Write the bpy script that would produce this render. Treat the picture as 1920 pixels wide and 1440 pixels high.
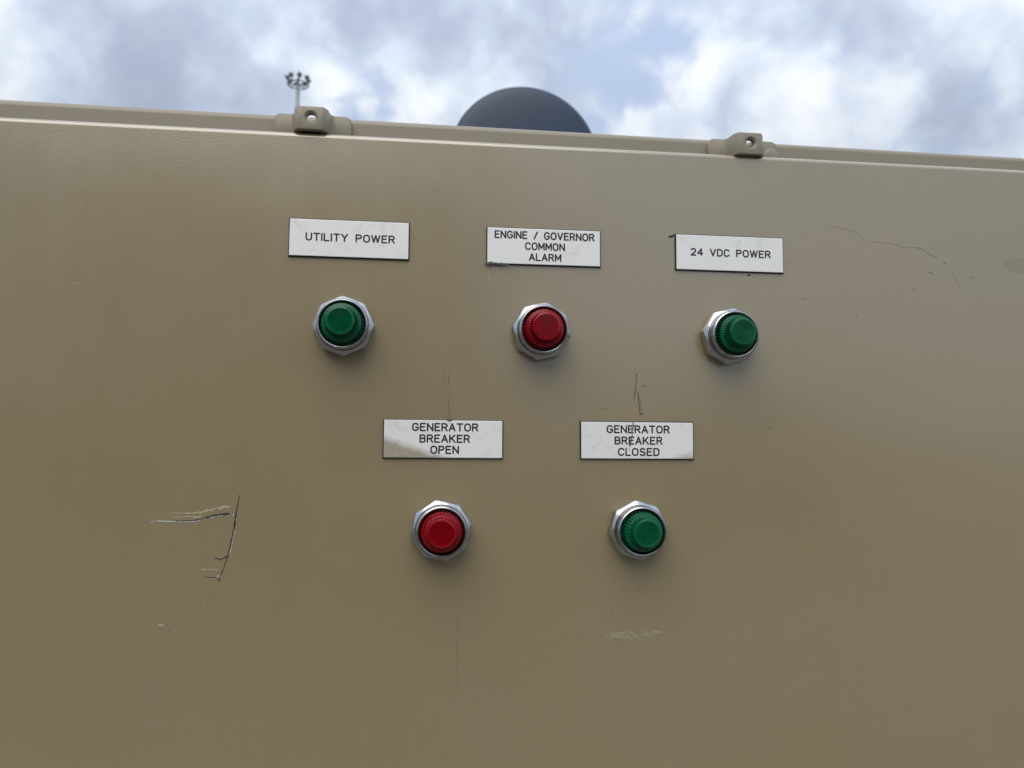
import bpy, bmesh, math, random
from mathutils import Vector, Matrix, noise
rnd = random.Random(7)
S = bpy.context.scene
COL = S.collection
for o in list(bpy.data.objects):
    bpy.data.objects.remove(o, do_unlink=True)

# ------------------------------------------------------------------ camera
CAM_H = 1.55                      # metres above the yard
DIST = 0.4893                     # camera to the face of the cabinet door (door face is y = 0)
YAW, PITCH, ROLL = math.radians(6.482), math.radians(4.855), math.radians(0.406)
FPX = 1443.0                      # focal length in pixels of the 1920 px wide photograph
CAM = Vector((0, -DIST, CAM_H))
F = Vector((math.sin(YAW)*math.cos(PITCH), math.cos(YAW)*math.cos(PITCH), math.sin(PITCH)))
R0 = Vector((math.cos(YAW), -math.sin(YAW), 0)); U0 = R0.cross(F)
RT = math.cos(ROLL)*R0 + math.sin(ROLL)*U0
UP = -math.sin(ROLL)*R0 + math.cos(ROLL)*U0
cd = bpy.data.cameras.new('camera'); cam = bpy.data.objects.new('camera', cd); COL.objects.link(cam)
cd.sensor_fit = 'HORIZONTAL'; cd.sensor_width = 36.0; cd.lens = FPX/1920*36
cd.clip_start = 0.01; cd.clip_end = 3000
M = Matrix((RT, UP, -F)).transposed().to_4x4(); M.translation = CAM
cam.matrix_world = M
cd.dof.use_dof = True; cd.dof.focus_distance = 0.49; cd.dof.aperture_fstop = 14.0
S.camera = cam

def at(x, y, Y):
    """point of the plane y = Y seen at photo pixel (x, y)"""
    v = (x-960)/FPX*RT + (720-y)/FPX*UP + F
    return CAM + v*((Y-CAM.y)/v.y)

# ------------------------------------------------------------------ sky
SUN_EL, SUN_AZ = math.radians(52), math.radians(200)     # azimuth from +y, clockwise (behind the camera)
W = bpy.data.worlds.new('World'); S.world = W; W.use_nodes = True
nt = W.node_tree; nt.nodes.clear()
def N(t, **kw):
    n = nt.nodes.new(t)
    for k, v in kw.items(): setattr(n, k, v)
    return n
def Lk(a, b): nt.links.new(a, b)
def vmath(op, a, b=None):
    n = N('ShaderNodeVectorMath', operation=op)
    for i, s in enumerate((a, b)):
        if s is None: continue
        if isinstance(s, (tuple, list, Vector)): n.inputs[i].default_value = s
        else: Lk(s, n.inputs[i])
    return n.outputs['Value' if op == 'DOT_PRODUCT' else 'Vector']
def math_(op, a, b=0.0, c=0.0, clamp=False):
    n = N('ShaderNodeMath', operation=op); n.use_clamp = clamp
    for i, s in enumerate((a, b, c)):
        if isinstance(s, (int, float)): n.inputs[i].default_value = s
        else: Lk(s, n.inputs[i])
    return n.outputs[0]
def smooth(v, a, b, lo=0.0, hi=1.0):
    n = N('ShaderNodeMapRange', interpolation_type='SMOOTHSTEP')
    Lk(v, n.inputs[0])
    for i, s in enumerate((a, b, lo, hi)): n.inputs[i+1].default_value = s
    return n.outputs[0]
def mix(f, a, b, mode='MIX'):
    n = N('ShaderNodeMix', data_type='RGBA', blend_type=mode)
    for i, s in ((0, f), (6, a), (7, b)):
        if isinstance(s, (int, float)): n.inputs[i].default_value = s
        elif isinstance(s, tuple): n.inputs[i].default_value = (*s, 1)
        else: Lk(s, n.inputs[i])
    return n.outputs[2]
def cloud_noise(vec, scale, detail, rough, dist, off):
    n = N('ShaderNodeTexNoise', noise_dimensions='3D')
    v = vmath('ADD', vec, off); Lk(v, n.inputs['Vector'])
    n.inputs['Scale'].default_value = scale; n.inputs['Detail'].default_value = detail
    n.inputs['Roughness'].default_value = rough; n.inputs['Distortion'].default_value = dist
    return n.outputs['Fac']
tc = N('ShaderNodeTexCoord')
dirv = vmath('NORMALIZE', tc.outputs['Generated'])
sky = N('ShaderNodeTexSky', sky_type='NISHITA'); sky.sun_disc = False
sky.sun_elevation = SUN_EL; sky.sun_rotation = SUN_AZ; sky.air_density = 1.0; sky.dust_density = 1.5
def lobe(px, py, deg, amp):
    d = ((px-960)/FPX*RT + (720-py)/FPX*UP + F).normalized()
    return math_('MULTIPLY', smooth(vmath('DOT_PRODUCT', dirv, d), math.cos(math.radians(deg)), 1.0), amp)
def addall(*xs):
    r = xs[0]
    for x in xs[1:]: r = math_('ADD', r, x)
    return r
def billow(vec, scale, off):
    n = N('ShaderNodeTexVoronoi', feature='F1', voronoi_dimensions='3D'); n.normalize = True
    w = N('ShaderNodeTexNoise'); Lk(vec, w.inputs['Vector']); w.inputs['Scale'].default_value = 9; w.inputs['Detail'].default_value = 3
    wv = vmath('MULTIPLY', vmath('SUBTRACT', w.outputs['Color'], (.5, .5, .5)), (.14, .14, .14))
    Lk(vmath('ADD', vmath('ADD', vec, wv), off), n.inputs['Vector'])
    n.inputs['Scale'].default_value = scale; n.inputs['Detail'].default_value = 2; n.inputs['Roughness'].default_value = 0.5
    return math_('SUBTRACT', 0.5, n.outputs['Distance'])
nA = cloud_noise(dirv, 4.2, 7, 0.52, 0.0, (3.1, 1.7, 0.4))       # where there is cloud
nB = cloud_noise(dirv, 6.0, 8, 0.56, 0.0, (7.3, 2.2, 5.1))       # thick and thin cloud
nC = cloud_noise(dirv, 2.0, 2, 0.5, 0.0, (1.3, 9.2, 4.4))
puff = billow(dirv, 9.0, (4.7, 0.6, 2.9))
cover = addall(nA, math_('MULTIPLY', puff, 0.45), lobe(1150, 40, 9, -0.07), lobe(1650, 0, 5, -0.10), lobe(1480, 190, 10, 0.12), lobe(250, 120, 14, 0.14), lobe(1780, 110, 7, .08))
cover = smooth(cover, 0.44, 0.56)
shade = addall(math_('MULTIPLY', nB, 0.85), math_('MULTIPLY', nC, 0.4), math_('MULTIPLY', puff, 0.75), lobe(330, 90, 9, -0.17), lobe(760, 0, 7, -0.20),
               lobe(1560, 240, 7, 0.26), lobe(40, 110, 4, 0.04), lobe(1800, 200, 3.5, -0.10), lobe(1860, 50, 6, 0.12), lobe(1290, 110, 4, 0.12), lobe(700, 170, 6, 0.06))
shade = smooth(shade, 0.47, 1.10)
cr = N('ShaderNodeValToRGB'); Lk(shade, cr.inputs[0])
cr.color_ramp.elements[0].color = (0.38, 0.44, 0.57, 1); cr.color_ramp.elements[0].position = 0.0
cr.color_ramp.elements[1].color = (0.92, 0.95, 0.98, 1); cr.color_ramp.elements[1].position = 1.0
e = cr.color_ramp.elements.new(0.40); e.color = (0.53, 0.61, 0.75, 1)
e = cr.color_ramp.elements.new(0.70); e.color = (0.71, 0.78, 0.88, 1)
gap = mix(0.7, mix(1.0, sky.outputs[0], (0.16, 0.16, 0.16), 'MULTIPLY'), (0.55, 0.64, 0.82))
col = mix(cover, gap, cr.outputs[0])
# an overcast sky is brighter overhead than near the horizon
sep = N('ShaderNodeSeparateXYZ'); Lk(dirv, sep.inputs[0])
grad = math_('ADD', math_('MULTIPLY', math_('MAXIMUM', sep.outputs[2], 0.0), 1.15), 0.52)
cmb = N('ShaderNodeCombineColor')
for i in range(3): Lk(grad, cmb.inputs[i])
col = mix(1.0, col, cmb.outputs[0], 'MULTIPLY')
bg = N('ShaderNodeBackground'); Lk(col, bg.inputs[0]); bg.inputs[1].default_value = 1.0
wo = N('ShaderNodeOutputWorld'); Lk(bg.outputs[0], wo.inputs[0])

sd = bpy.data.lights.new('sun', 'SUN'); sun = bpy.data.objects.new('sun', sd); COL.objects.link(sun)
sd.energy = 1.5; sd.angle = math.radians(55); sd.color = (1.0, 0.91, 0.75)
sv = Vector((math.sin(SUN_AZ)*math.cos(SUN_EL), math.cos(SUN_AZ)*math.cos(SUN_EL), math.sin(SUN_EL)))
sun.location = sv*50; sun.rotation_euler = sv.to_track_quat('Z', 'Y').to_euler()

vs = S.view_settings
vs.view_transform = 'Standard'; vs.look = 'None'; vs.exposure = 0.13; vs.gamma = 1.0; vs.use_curve_mapping = False

# ------------------------------------------------------------------ materials
def material(name):
    m = bpy.data.materials.new(name); m.use_nodes = True
    t = m.node_tree; b = t.nodes['Principled BSDF']
    return m, t, b
def tnode(t, typ, **kw):
    n = t.nodes.new(typ)
    for k, v in kw.items(): setattr(n, k, v)
    return n
def tnoise(t, vec, scale, detail=3, rough=0.5, dist=0.0):
    n = tnode(t, 'ShaderNodeTexNoise'); t.links.new(vec, n.inputs['Vector'])
    n.inputs['Scale'].default_value = scale; n.inputs['Detail'].default_value = detail
    n.inputs['Roughness'].default_value = rough; n.inputs['Distortion'].default_value = dist
    return n.outputs['Fac']
def trange(t, v, a, b, lo, hi):
    n = tnode(t, 'ShaderNodeMapRange'); t.links.new(v, n.inputs[0])
    for i, s in enumerate((a, b, lo, hi)): n.inputs[i+1].default_value = s
    return n.outputs[0]
def tmix(t, f, a, b, mode='MIX'):
    n = tnode(t, 'ShaderNodeMix', data_type='RGBA', blend_type=mode)
    for i, s in ((0, f), (6, a), (7, b)):
        if isinstance(s, (int, float)): n.inputs[i].default_value = s
        elif isinstance(s, tuple): n.inputs[i].default_value = (*s, 1)
        else: t.links.new(s, n.inputs[i])
    return n.outputs[2]
def tbump(t, h, strength, dist, prev=None):
    n = tnode(t, 'ShaderNodeBump'); t.links.new(h, n.inputs['Height'])
    n.inputs['Strength'].default_value = strength; n.inputs['Distance'].default_value = dist
    if prev is not None: t.links.new(prev, n.inputs['Normal'])
    return n.outputs[0]
def geo_pos(t):
    return tnode(t, 'ShaderNodeNewGeometry').outputs['Position']
def obj_pos(t):
    return tnode(t, 'ShaderNodeTexCoord').outputs['Object']
def plain(name, col, rough=0.5, metal=0.0, var=0.12, vscale=60, bump=0.0, bscale=600, coat=0.0):
    m, t, b = material(name)
    p = obj_pos(t)
    f = tnoise(t, p, vscale, 4, 0.6)
    v = trange(t, f, 0.3, 0.7, 1-var, 1+var)
    cb = tnode(t, 'ShaderNodeCombineColor')
    for i in range(3): t.links.new(v, cb.inputs[i])
    t.links.new(tmix(t, 1.0, col, cb.outputs[0], 'MULTIPLY'), b.inputs['Base Color'])
    t.links.new(trange(t, f, 0.3, 0.7, rough*0.85, min(1, rough*1.15)), b.inputs['Roughness'])
    b.inputs['Metallic'].default_value = metal
    if coat: b.inputs['Coat Weight'].default_value = coat; b.inputs['Coat Roughness'].default_value = 0.08
    if bump: t.links.new(tbump(t, tnoise(t, p, bscale, 2), bump, 0.0004), b.inputs['Normal'])
    return m

PAINT = (0.292, 0.234, 0.124)
def paint(name, stain=None, chalky=False):
    """satin tan enamel: orange peel, slight sheet-metal waviness, dust and faint rain streaks"""
    m, t, b = material(name)
    p = geo_pos(t)
    dust = tnoise(t, p, 9, 5, 0.6, 0.4)
    fine = tnoise(t, p, 140, 4, 0.65)
    ms = tnode(t, 'ShaderNodeMapping'); t.links.new(p, ms.inputs[0]); ms.inputs['Scale'].default_value = (55, 55, 2.2)
    streak = tnoise(t, ms.outputs[0], 1.0, 4, 0.6)
    c = tmix(t, trange(t, dust, 0.35, 0.7, 0, 0.35), PAINT, (0.302, 0.248, 0.142))
    c = tmix(t, trange(t, fine, 0.45, 0.75, 0, 0.22), c, (0.256, 0.204, 0.105))
    c = tmix(t, trange(t, streak, 0.50, 0.80, 0, 0.06), c, (0.320, 0.285, 0.205))
    if chalky: c = tmix(t, 0.7, c, (0.285, 0.262, 0.220))
    rough = trange(t, dust, 0.3, 0.7, 0.27, 0.36)
    if stain is not None:
        mp = tnode(t, 'ShaderNodeMapping', vector_type='POINT'); t.links.new(p, mp.inputs[0])
        mp.inputs['Location'].default_value = (-stain.x/0.013, 0, -stain.z/0.0058)
        mp.inputs['Scale'].default_value = (1/0.013, 0, 1/0.0058)
        wv = tnode(t, 'ShaderNodeVectorMath', operation='LENGTH'); t.links.new(mp.outputs[0], wv.inputs[0])
        wob = tnode(t, 'ShaderNodeMath', operation='MULTIPLY_ADD'); t.links.new(tnoise(t, p, 330, 3), wob.inputs[0])
        wob.inputs[1].default_value = 0.5; t.links.new(wv.outputs['Value'], wob.inputs[2])
        sm = trange(t, wob.outputs[0], 1.15, 1.35, 0.8, 0)
        c = tmix(t, sm, c, (0.225, 0.188, 0.105))
        rm = tnode(t, 'ShaderNodeMath', operation='MULTIPLY_ADD'); t.links.new(sm, rm.inputs[0])
        rm.inputs[1].default_value = 0.35; t.links.new(rough, rm.inputs[2]); rough = rm.outputs[0]
    t.links.new(c, b.inputs['Base Color']); t.links.new(rough, b.inputs['Roughness'])
    b.inputs['Specular IOR Level'].default_value = 0.5 if chalky else 1.0
    if not chalky:
        b.inputs['Coat Weight'].default_value = 1.0; b.inputs['Coat IOR'].default_value = 1.8
        t.links.new(trange(t, streak, 0.35, 0.75, 0.16, 0.20), b.inputs['Coat Roughness'])
    else:
        b.inputs['Roughness'].default_value = 0.36
        for l in list(b.inputs['Roughness'].links): t.links.remove(l)
    wave = tbump(t, tnoise(t, p, 5.0, 2), 0.5, 0.004)
    peel = tbump(t, tnoise(t, p, 900, 2, 0.5), 0.085, 0.0006, wave)
    t.links.new(peel, b.inputs['Normal']); t.links.new(peel, b.inputs['Coat Normal'])
    return m
STAIN = at(1914, 497, 0)
M_DOOR = paint('tan_door_enamel', STAIN)
M_PAINT = paint('chalky_tan_enamel', chalky=True)
M_BLACKCORE = plain('black_plastic_core', (0.014, 0.014, 0.017), 0.18)
M_INK = plain('engraved_black', (0.008, 0.008, 0.014), 0.55)
M_GAP_SHADE = plain('gap_shade_black', (0.01, 0.01, 0.01), 0.6)
M_GASKET = plain('rubber_gasket', (0.02, 0.02, 0.02), 0.8)
M_SCR_DARK = plain('bare_dark_scratch', (0.022, 0.021, 0.028), 0.7, var=0.5, vscale=900)
M_SCR_PALE = plain('chalky_scuff', (0.42, 0.38, 0.28), 0.85, var=0.15, vscale=900)
M_SCR_WHITE = plain('white_primer_scratch', (0.50, 0.50, 0.49), 0.8, var=0.2, vscale=700)
M_SCR_FAINT = plain('faint_hairline', (0.235, 0.190, 0.108), 0.6, var=0.2, vscale=700)
M_SCR_BROWN = plain('brown_hairline', (0.115, 0.092, 0.060), 0.8, var=0.3, vscale=700)
M_GREEN_CHIP = plain('greenish_grime', (0.10, 0.11, 0.075), 0.9, var=0.6, vscale=500)
def metal(name, base=0.72):
    m, t, b = material(name)
    p = obj_pos(t)
    f = tnoise(t, p, 260, 5, 0.65); g = tnoise(t, p, 70, 3)
    c = tmix(t, trange(t, f, 0.35, 0.75, 0, 1), (base, base*1.01, base*1.03), (base*0.78, base*0.79, base*0.82))
    pits = tnode(t, 'ShaderNodeTexVoronoi'); t.links.new(p, pits.inputs['Vector']); pits.inputs['Scale'].default_value = 420
    c = tmix(t, trange(t, pits.outputs['Distance'], 0.05, 0.16, 0.75, 0), c, (0.08, 0.08, 0.09))
    t.links.new(c, b.inputs['Base Color'])
    b.inputs['Metallic'].default_value = 1.0
    t.links.new(trange(t, g, 0.3, 0.7, 0.12, 0.23), b.inputs['Roughness'])
    t.links.new(tbump(t, f, 0.25, 0.00012), b.inputs['Normal'])
    return m
M_ZINC = metal('zinc_plated_nut', 0.54)
M_BEZEL = metal('turned_bezel', 0.44)
def lens_mat(name, col, dark):
    m, t, b = material(name)
    p = obj_pos(t)
    f = tnoise(t, p, 170, 4, 0.6)
    t.links.new(tmix(t, trange(t, f, 0.35, 0.7, 0, 0.6), col, dark), b.inputs['Base Color'])
    b.inputs['Roughness'].default_value = 0.16
    b.inputs['Specular IOR Level'].default_value = 0.38
    b.inputs['Subsurface Weight'].default_value = 0.12
    b.inputs['Subsurface Radius'].default_value = (1, 1, 1); b.inputs['Subsurface Scale'].default_value = 0.0015
    return m
M_GREEN = lens_mat('green_plastic_lens', (0.001, 0.112, 0.046), (0.001, 0.082, 0.034))
M_RED = lens_mat('red_plastic_lens', (0.27, 0.001, 0.007), (0.20, 0.001, 0.006))

def plate_mat(name, brown_reflection):
    """satin silver-white engraving laminate, rubbed; brown_reflection: list of (x0,z0,nx,nz,amount) half planes of painted brown reflection, in plate metres"""
    m, t, b = material(name)
    p = obj_pos(t)
    mp = tnode(t, 'ShaderNodeMapping'); t.links.new(p, mp.inputs[0]); mp.inputs['Location'].default_value = (len(name)*1.7, 0, len(name)*.37)
    q = mp.outputs[0]
    sm = tnoise(t, q, 110, 9, 0.80, 0.5); gr = tnoise(t, q, 1500, 2, 0.6)
    c = tmix(t, trange(t, sm, 0.52, 0.80, 0, 0.7), (0.90, 0.905, 0.89), (0.52, 0.54, 0.54))
    c = tmix(t, trange(t, gr, 0.35, 0.7, 0, 0.08), c, (0.5, 0.51, 0.52))
    for (x0, z0, nx, nz, wd, amt) in brown_reflection:  # brown reflection of the surroundings, painted into the face colour
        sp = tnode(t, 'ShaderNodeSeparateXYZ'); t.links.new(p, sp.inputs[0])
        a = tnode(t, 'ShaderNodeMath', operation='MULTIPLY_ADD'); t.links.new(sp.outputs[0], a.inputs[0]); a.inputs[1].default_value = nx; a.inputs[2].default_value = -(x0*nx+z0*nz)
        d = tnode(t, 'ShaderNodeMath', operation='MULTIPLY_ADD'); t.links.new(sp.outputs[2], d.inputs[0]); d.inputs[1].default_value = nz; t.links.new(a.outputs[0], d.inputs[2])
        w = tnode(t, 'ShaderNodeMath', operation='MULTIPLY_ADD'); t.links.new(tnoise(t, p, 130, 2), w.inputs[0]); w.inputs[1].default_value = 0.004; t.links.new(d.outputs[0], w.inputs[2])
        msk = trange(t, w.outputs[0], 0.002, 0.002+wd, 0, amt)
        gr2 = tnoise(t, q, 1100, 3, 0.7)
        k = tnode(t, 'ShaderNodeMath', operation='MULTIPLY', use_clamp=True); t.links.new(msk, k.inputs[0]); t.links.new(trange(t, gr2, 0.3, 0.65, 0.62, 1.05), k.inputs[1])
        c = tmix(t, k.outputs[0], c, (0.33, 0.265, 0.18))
    t.links.new(c, b.inputs['Base Color'])
    b.inputs['Roughness'].default_value = 0.40; b.inputs['Metallic'].default_value = 0.1
    t.links.new(tbump(t, gr, 0.2, 0.0001), b.inputs['Normal'])
    return m

# ------------------------------------------------------------------ mesh helpers
def link(name, me, mat, parent=None, loc=(0, 0, 0), smooth=False, kind=None, label=None):
    o = bpy.data.objects.new(name, me); COL.objects.link(o)
    me.materials.clear(); me.materials.append(mat)
    if parent is not None: o.parent = parent
    o.location = loc
    if smooth:
        for f in me.polygons: f.use_smooth = True
        me.set_sharp_from_angle(angle=math.radians(32))
    if kind: o['kind'] = kind
    if label: o['label'] = label
    return o
def mesh(name, vs, fs):
    me = bpy.data.meshes.new(name); me.from_pydata([tuple(v) for v in vs], [], fs); me.update(); return me
def fix(me):
    bm = bmesh.new(); bm.from_mesh(me); bmesh.ops.recalc_face_normals(bm, faces=bm.faces); bm.to_mesh(me); bm.free(); return me
def empty(name, loc):
    o = bpy.data.objects.new(name, None); COL.objects.link(o); o.location = loc; o.empty_display_size = 0.1; return o
def tag(o, label, cat, group=None):
    o['label'] = label; o['category'] = cat
    if group: o['group'] = group
    return o
def lathe(name, prof, n=96, mod=None, cap0=False, cap1=True):
    """prof: (radius, height) list; axis points out of the door (-y)"""
    vs, fs = [], []
    for i, (r, h) in enumerate(prof):
        for k in range(n):
            a = 2*math.pi*k/n
            rr = mod(i, r, h, a) if mod else r
            vs.append((rr*math.cos(a), -h, rr*math.sin(a)))
    for i in range(len(prof)-1):
        for k in range(n):
            k2 = (k+1) % n
            fs.append((i*n+k, i*n+k2, (i+1)*n+k2, (i+1)*n+k))
    if cap0: fs.append(tuple(reversed(range(n))))
    if cap1: fs.append(tuple((len(prof)-1)*n+k for k in range(n)))
    return fix(mesh(name, vs, fs))
def rounded_outline(w0, w1, z0, z1, r, n=8):
    pts = []
    for cx, cz, a0 in ((w1-r, z1-r, 0), (w0+r, z1-r, 90), (w0+r, z0+r, 180), (w1-r, z0+r, 270)):
        for k in range(n+1):
            a = math.radians(a0+90*k/n); pts.append((cx+r*math.cos(a), cz+r*math.sin(a)))
    return pts
def pan(name, w0, w1, z0, z1, y_front, y_back, rc, rf, seg=7):
    """sheet-metal pan: rounded corners rc, rolled front edge rf"""
    vs, fs = [], []; rings = []
    for k in range(seg+1):
        a = math.pi/2*k/seg
        ins = rf*(1-math.sin(a)); y = y_front + rf*(1-math.cos(a))
        rings.append((ins, y))
    rings.append((0, y_back))
    cnt = 0
    for ins, y in rings:
        o = rounded_outline(w0+ins, w1-ins, z0+ins, z1-ins, max(rc-ins, 0.0008))
        cnt = len(o)
        vs += [(x, y, z) for x, z in o]
    for i in range(len(rings)-1):
        for k in range(cnt):
            k2 = (k+1) % cnt
            fs.append((i*cnt+k, i*cnt+k2, (i+1)*cnt+k2, (i+1)*cnt+k))
    fs.append(tuple(range(cnt))); fs.append(tuple((len(rings)-1)*cnt+k for k in reversed(range(cnt))))
    me = fix(mesh(name, vs, fs))
    for f in me.polygons: f.use_smooth = len(f.vertices) == 4
    return me
def box(name, x0, x1, y0, y1, z0, z1, bev=0.0, seg=2):
    bm = bmesh.new(); bmesh.ops.create_cube(bm, size=1)
    for v in bm.verts:
        v.co = Vector(((x0+x1)/2+v.co.x*(x1-x0), (y0+y1)/2+v.co.y*(y1-y0), (z0+z1)/2+v.co.z*(z1-z0)))
    if bev: bmesh.ops.bevel(bm, geom=bm.edges[:], offset=bev, segments=seg, profile=0.5, affect='EDGES')
    me = bpy.data.meshes.new(name); bm.to_mesh(me); bm.free(); return me
def bar(vs, fs, p, q, r, n=10, r2=None):
    """append a round bar p-q to vertex and face lists"""
    p, q = Vector(p), Vector(q); d = (q-p).normalized()
    a = d.orthogonal().normalized(); b = d.cross(a); s = len(vs); r2 = r if r2 is None else r2
    for c, rr in ((p, r), (q, r2)):
        for k in range(n):
            t = 2*math.pi*k/n; vs.append(c+a*rr*math.cos(t)+b*rr*math.sin(t))
    for k in range(n):
        fs.append((s+k, s+(k+1) % n, s+n+(k+1) % n, s+n+k))
    fs.append(tuple(s+k for k in reversed(range(n)))); fs.append(tuple(s+n+k for k in range(n)))
def ribbon(vs, fs, pts, w, y, caps=True, jit=0.0):
    """flat stroke in the xz plane at depth y; w is one width or one per point"""
    n = len(pts); s = len(vs)
    ws = w if isinstance(w, (list, tuple)) else [w]*n
    P = [Vector(p) for p in pts]
    closed = n > 3 and (P[0]-P[-1]).length < 1e-7
    for i in range(n):
        a = P[i-1] if i else (P[-2] if closed else None); c = P[i+1] if i < n-1 else (P[1] if closed else None)
        d1 = (P[i]-a).normalized() if a is not None else None
        d2 = (c-P[i]).normalized() if c is not None else None
        if d1 is None: d1 = d2
        if d2 is None: d2 = d1
        t = (d1+d2)
        t = t.normalized() if t.length > 1e-6 else d1
        nn = Vector((-t.y, t.x)); k = max(0.5, abs(nn.dot(Vector((-d1.y, d1.x)))))
        h = ws[i]/2/k
        j1 = 1+rnd.uniform(-jit, jit); j2 = 1+rnd.uniform(-jit, jit)
        for sg, j in ((1, j1), (-1, j2)):
            v = P[i]+nn*h*sg*j; vs.append((v.x, y, v.y))
    for i in range(n-1): fs.append((s+2*i, s+2*i+1, s+2*i+3, s+2*i+2))
    if caps and not closed:
        for i, sg in ((0, -1), (n-1, 1)):
            d = (P[1]-P[0] if i == 0 else P[-1]-P[-2]).normalized()*sg; nn = Vector((-d.y, d.x)); h = ws[i]/2
            arc = [P[i]+(nn*math.cos(t)+d*math.sin(t))*h for t in [math.pi*k/6 for k in range(7)]]
            b = len(vs); vs += [(v.x, y, v.y) for v in arc]; fs.append(tuple(range(b, b+7)))
def facing(me):
    """make flat sheets face the camera side (-y)"""
    bm = bmesh.new(); bm.from_mesh(me)
    for f in bm.faces:
        f.normal_update()
        if f.normal.y > 0: f.normal_flip()
    bm.to_mesh(me); bm.free(); return me

# ------------------------------------------------------------------ ground
def ground():
    m, t, b = material('gravel_yard'); p = geo_pos(t)
    big = tnoise(t, p, 0.35, 5, 0.6); st = tnode(t, 'ShaderNodeTexVoronoi'); t.links.new(p, st.inputs['Vector']); st.inputs['Scale'].default_value = 30
    c = tmix(t, trange(t, big, 0.3, 0.7, 0, 1), (0.10, 0.09, 0.072), (0.16, 0.142, 0.115))
    c = tmix(t, 0.45, c, tmix(t, trange(t, st.outputs['Color'], 0, 1, 0, 1), (0.07, 0.065, 0.06), (0.20, 0.185, 0.16)))
    t.links.new(c, b.inputs['Base Color']); b.inputs['Roughness'].default_value = 0.95
    t.links.new(tbump(t, st.outputs['Distance'], 0.6, 0.02), b.inputs['Normal'])
    n = 40; vs, fs = [], []
    for i in range(n+1):
        for j in range(n+1):
            x, y = (i/n-.5)*2, (j/n-.5)*2
            X, Y = 1200*x*abs(x), 1200*y*abs(y)
            far = min(1, max(0, (math.hypot(X, Y)-12)/60))
            vs.append((X, Y, far*0.4*noise.noise((X*.02, Y*.02, 0))))
    for i in range(n):
        for j in range(n): fs.append((i*(n+1)+j, (i+1)*(n+1)+j, (i+1)*(n+1)+j+1, i*(n+1)+j+1))
    link('ground', mesh('ground', vs, fs), m, smooth=True, kind='structure')
ground()

# ------------------------------------------------------------------ control cabinet
DX0, DX1 = -0.455, 0.4300
DZ1 = at(960, 266.5, 0.0).z          # top edge of the door
DZ0 = 0.28
DOOR_T = 0.012
FRAME_Y = 0.014
cab = empty('control_cabinet', (0, 0, 0))
tag(cab, 'tan painted steel control cabinet carrying five pilot lights and five white nameplates', 'cabinet')
door = link('door', pan('door', DX0, DX1, DZ0, DZ1, 0.0, DOOR_T, 0.009, 0.0036), M_DOOR, cab)
door['label'] = 'scratched tan door with rolled edges holding the lights and nameplates'
zl, zr = at(0, 187.5, FRAME_Y+0.004), at(1780, 289.0, FRAME_Y+0.004)
print('frame z', zl, zr, at(990, 243, FRAME_Y+0.004), 'door', [at(x, y, 0).z for x, y in ((0, 217.5), (990, 267), (1780, 307))])
fr_k = (zr.z-zl.z)/(zr.x-zl.x); fr_top = zl.z-fr_k*zl.x
fr_r = at(1920, 310, FRAME_Y+0.0045).x+0.001
shell = link('cabinet_shell', pan('cabinet_shell', DX0-0.012, fr_r, 0.12, fr_top, FRAME_Y, 0.62, 0.0052, 0.0044), M_PAINT, cab)
for v in shell.data.vertices:            # the rim sags a little towards the hinge-free side
    if v.co.z > 1.0: v.co.z += fr_k*v.co.x
link('plinth', box('plinth', DX0+0.02, fr_r-0.03, 0.05, 0.58, -0.01, 0.12, 0.004), M_GASKET, cab)
link('door_gasket', box('door_gasket', DX0+0.02, DX1-0.02, DOOR_T-0.001, FRAME_Y+0.001, DZ0+0.02, DZ1-0.02), M_GASKET, cab)
for z in (0.55, 1.05, 1.50):
    vs, fs = [], []; bar(vs, fs, (DX0-0.006, 0.002, z-0.035), (DX0-0.006, 0.002, z+0.035), 0.006, 14)
    link('hinge', fix(mesh('hinge', vs, fs)), M_PAINT, cab, smooth=True)

# clamp brackets: a bent strap with a bored boss, welded on the cabinet rim above the door
def bracket():
    hw, bw, tw, bt = 0.0248, 0.0118, 0.0080, 0.0175      # wing half width, boss foot and face half width, reach
    th, h, wing_t = 0.0046, 0.0150, 0.0045
    out = [(-hw, 0), (-hw, wing_t), (-bw-0.0015, wing_t), (-bw+0.0002, wing_t+0.0022), (-bw+0.0012, bt-0.004), (-tw, bt), (tw, bt),
           (bw-0.0012, bt-0.004), (bw-0.0002, wing_t+0.0022), (bw+0.0015, wing_t), (hw, wing_t), (hw, 0)]
    inn = [(bw-th, 0), (bw-th-0.001, bt-th-0.002), (tw-0.002, bt-th), (-tw+0.002, bt-th), (-bw+th+0.001, bt-th-0.002), (-bw+th, 0)]
    poly = out+inn
    bm = bmesh.new()
    vs = [bm.verts.new((x, -y, 0)) for x, y in poly]
    f = bm.faces.new(vs)
    r = bmesh.ops.extrude_face_region(bm, geom=[f])
    for v in r['geom']:
        if isinstance(v, bmesh.types.BMVert): v.co.z += h
    bmesh.ops.recalc_face_normals(bm, faces=bm.faces)
    # round the upper outer corners of the wings
    for sgn in (-1, 1):
        es = [e for e in bm.edges if all(abs(v.co.x-sgn*hw) < 1e-6 and abs(v.co.z-h) < 1e-6 for v in e.verts)]
        bmesh.ops.bevel(bm, geom=es, offset=0.0042, segments=5, profile=0.5, affect='EDGES')
    es = [e for e in bm.edges if len(e.link_faces) == 2 and e.calc_face_angle(0) > 0.6 and not all(abs(v.co.y) < 1e-6 for v in e.verts)]
    bmesh.ops.bevel(bm, geom=es, offset=0.0004, segments=2, profile=0.5, affect='EDGES')
    me = bpy.data.meshes.new('clamp_bracket'); bm.to_mesh(me); bm.free()
    return me, h, bt, th
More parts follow.
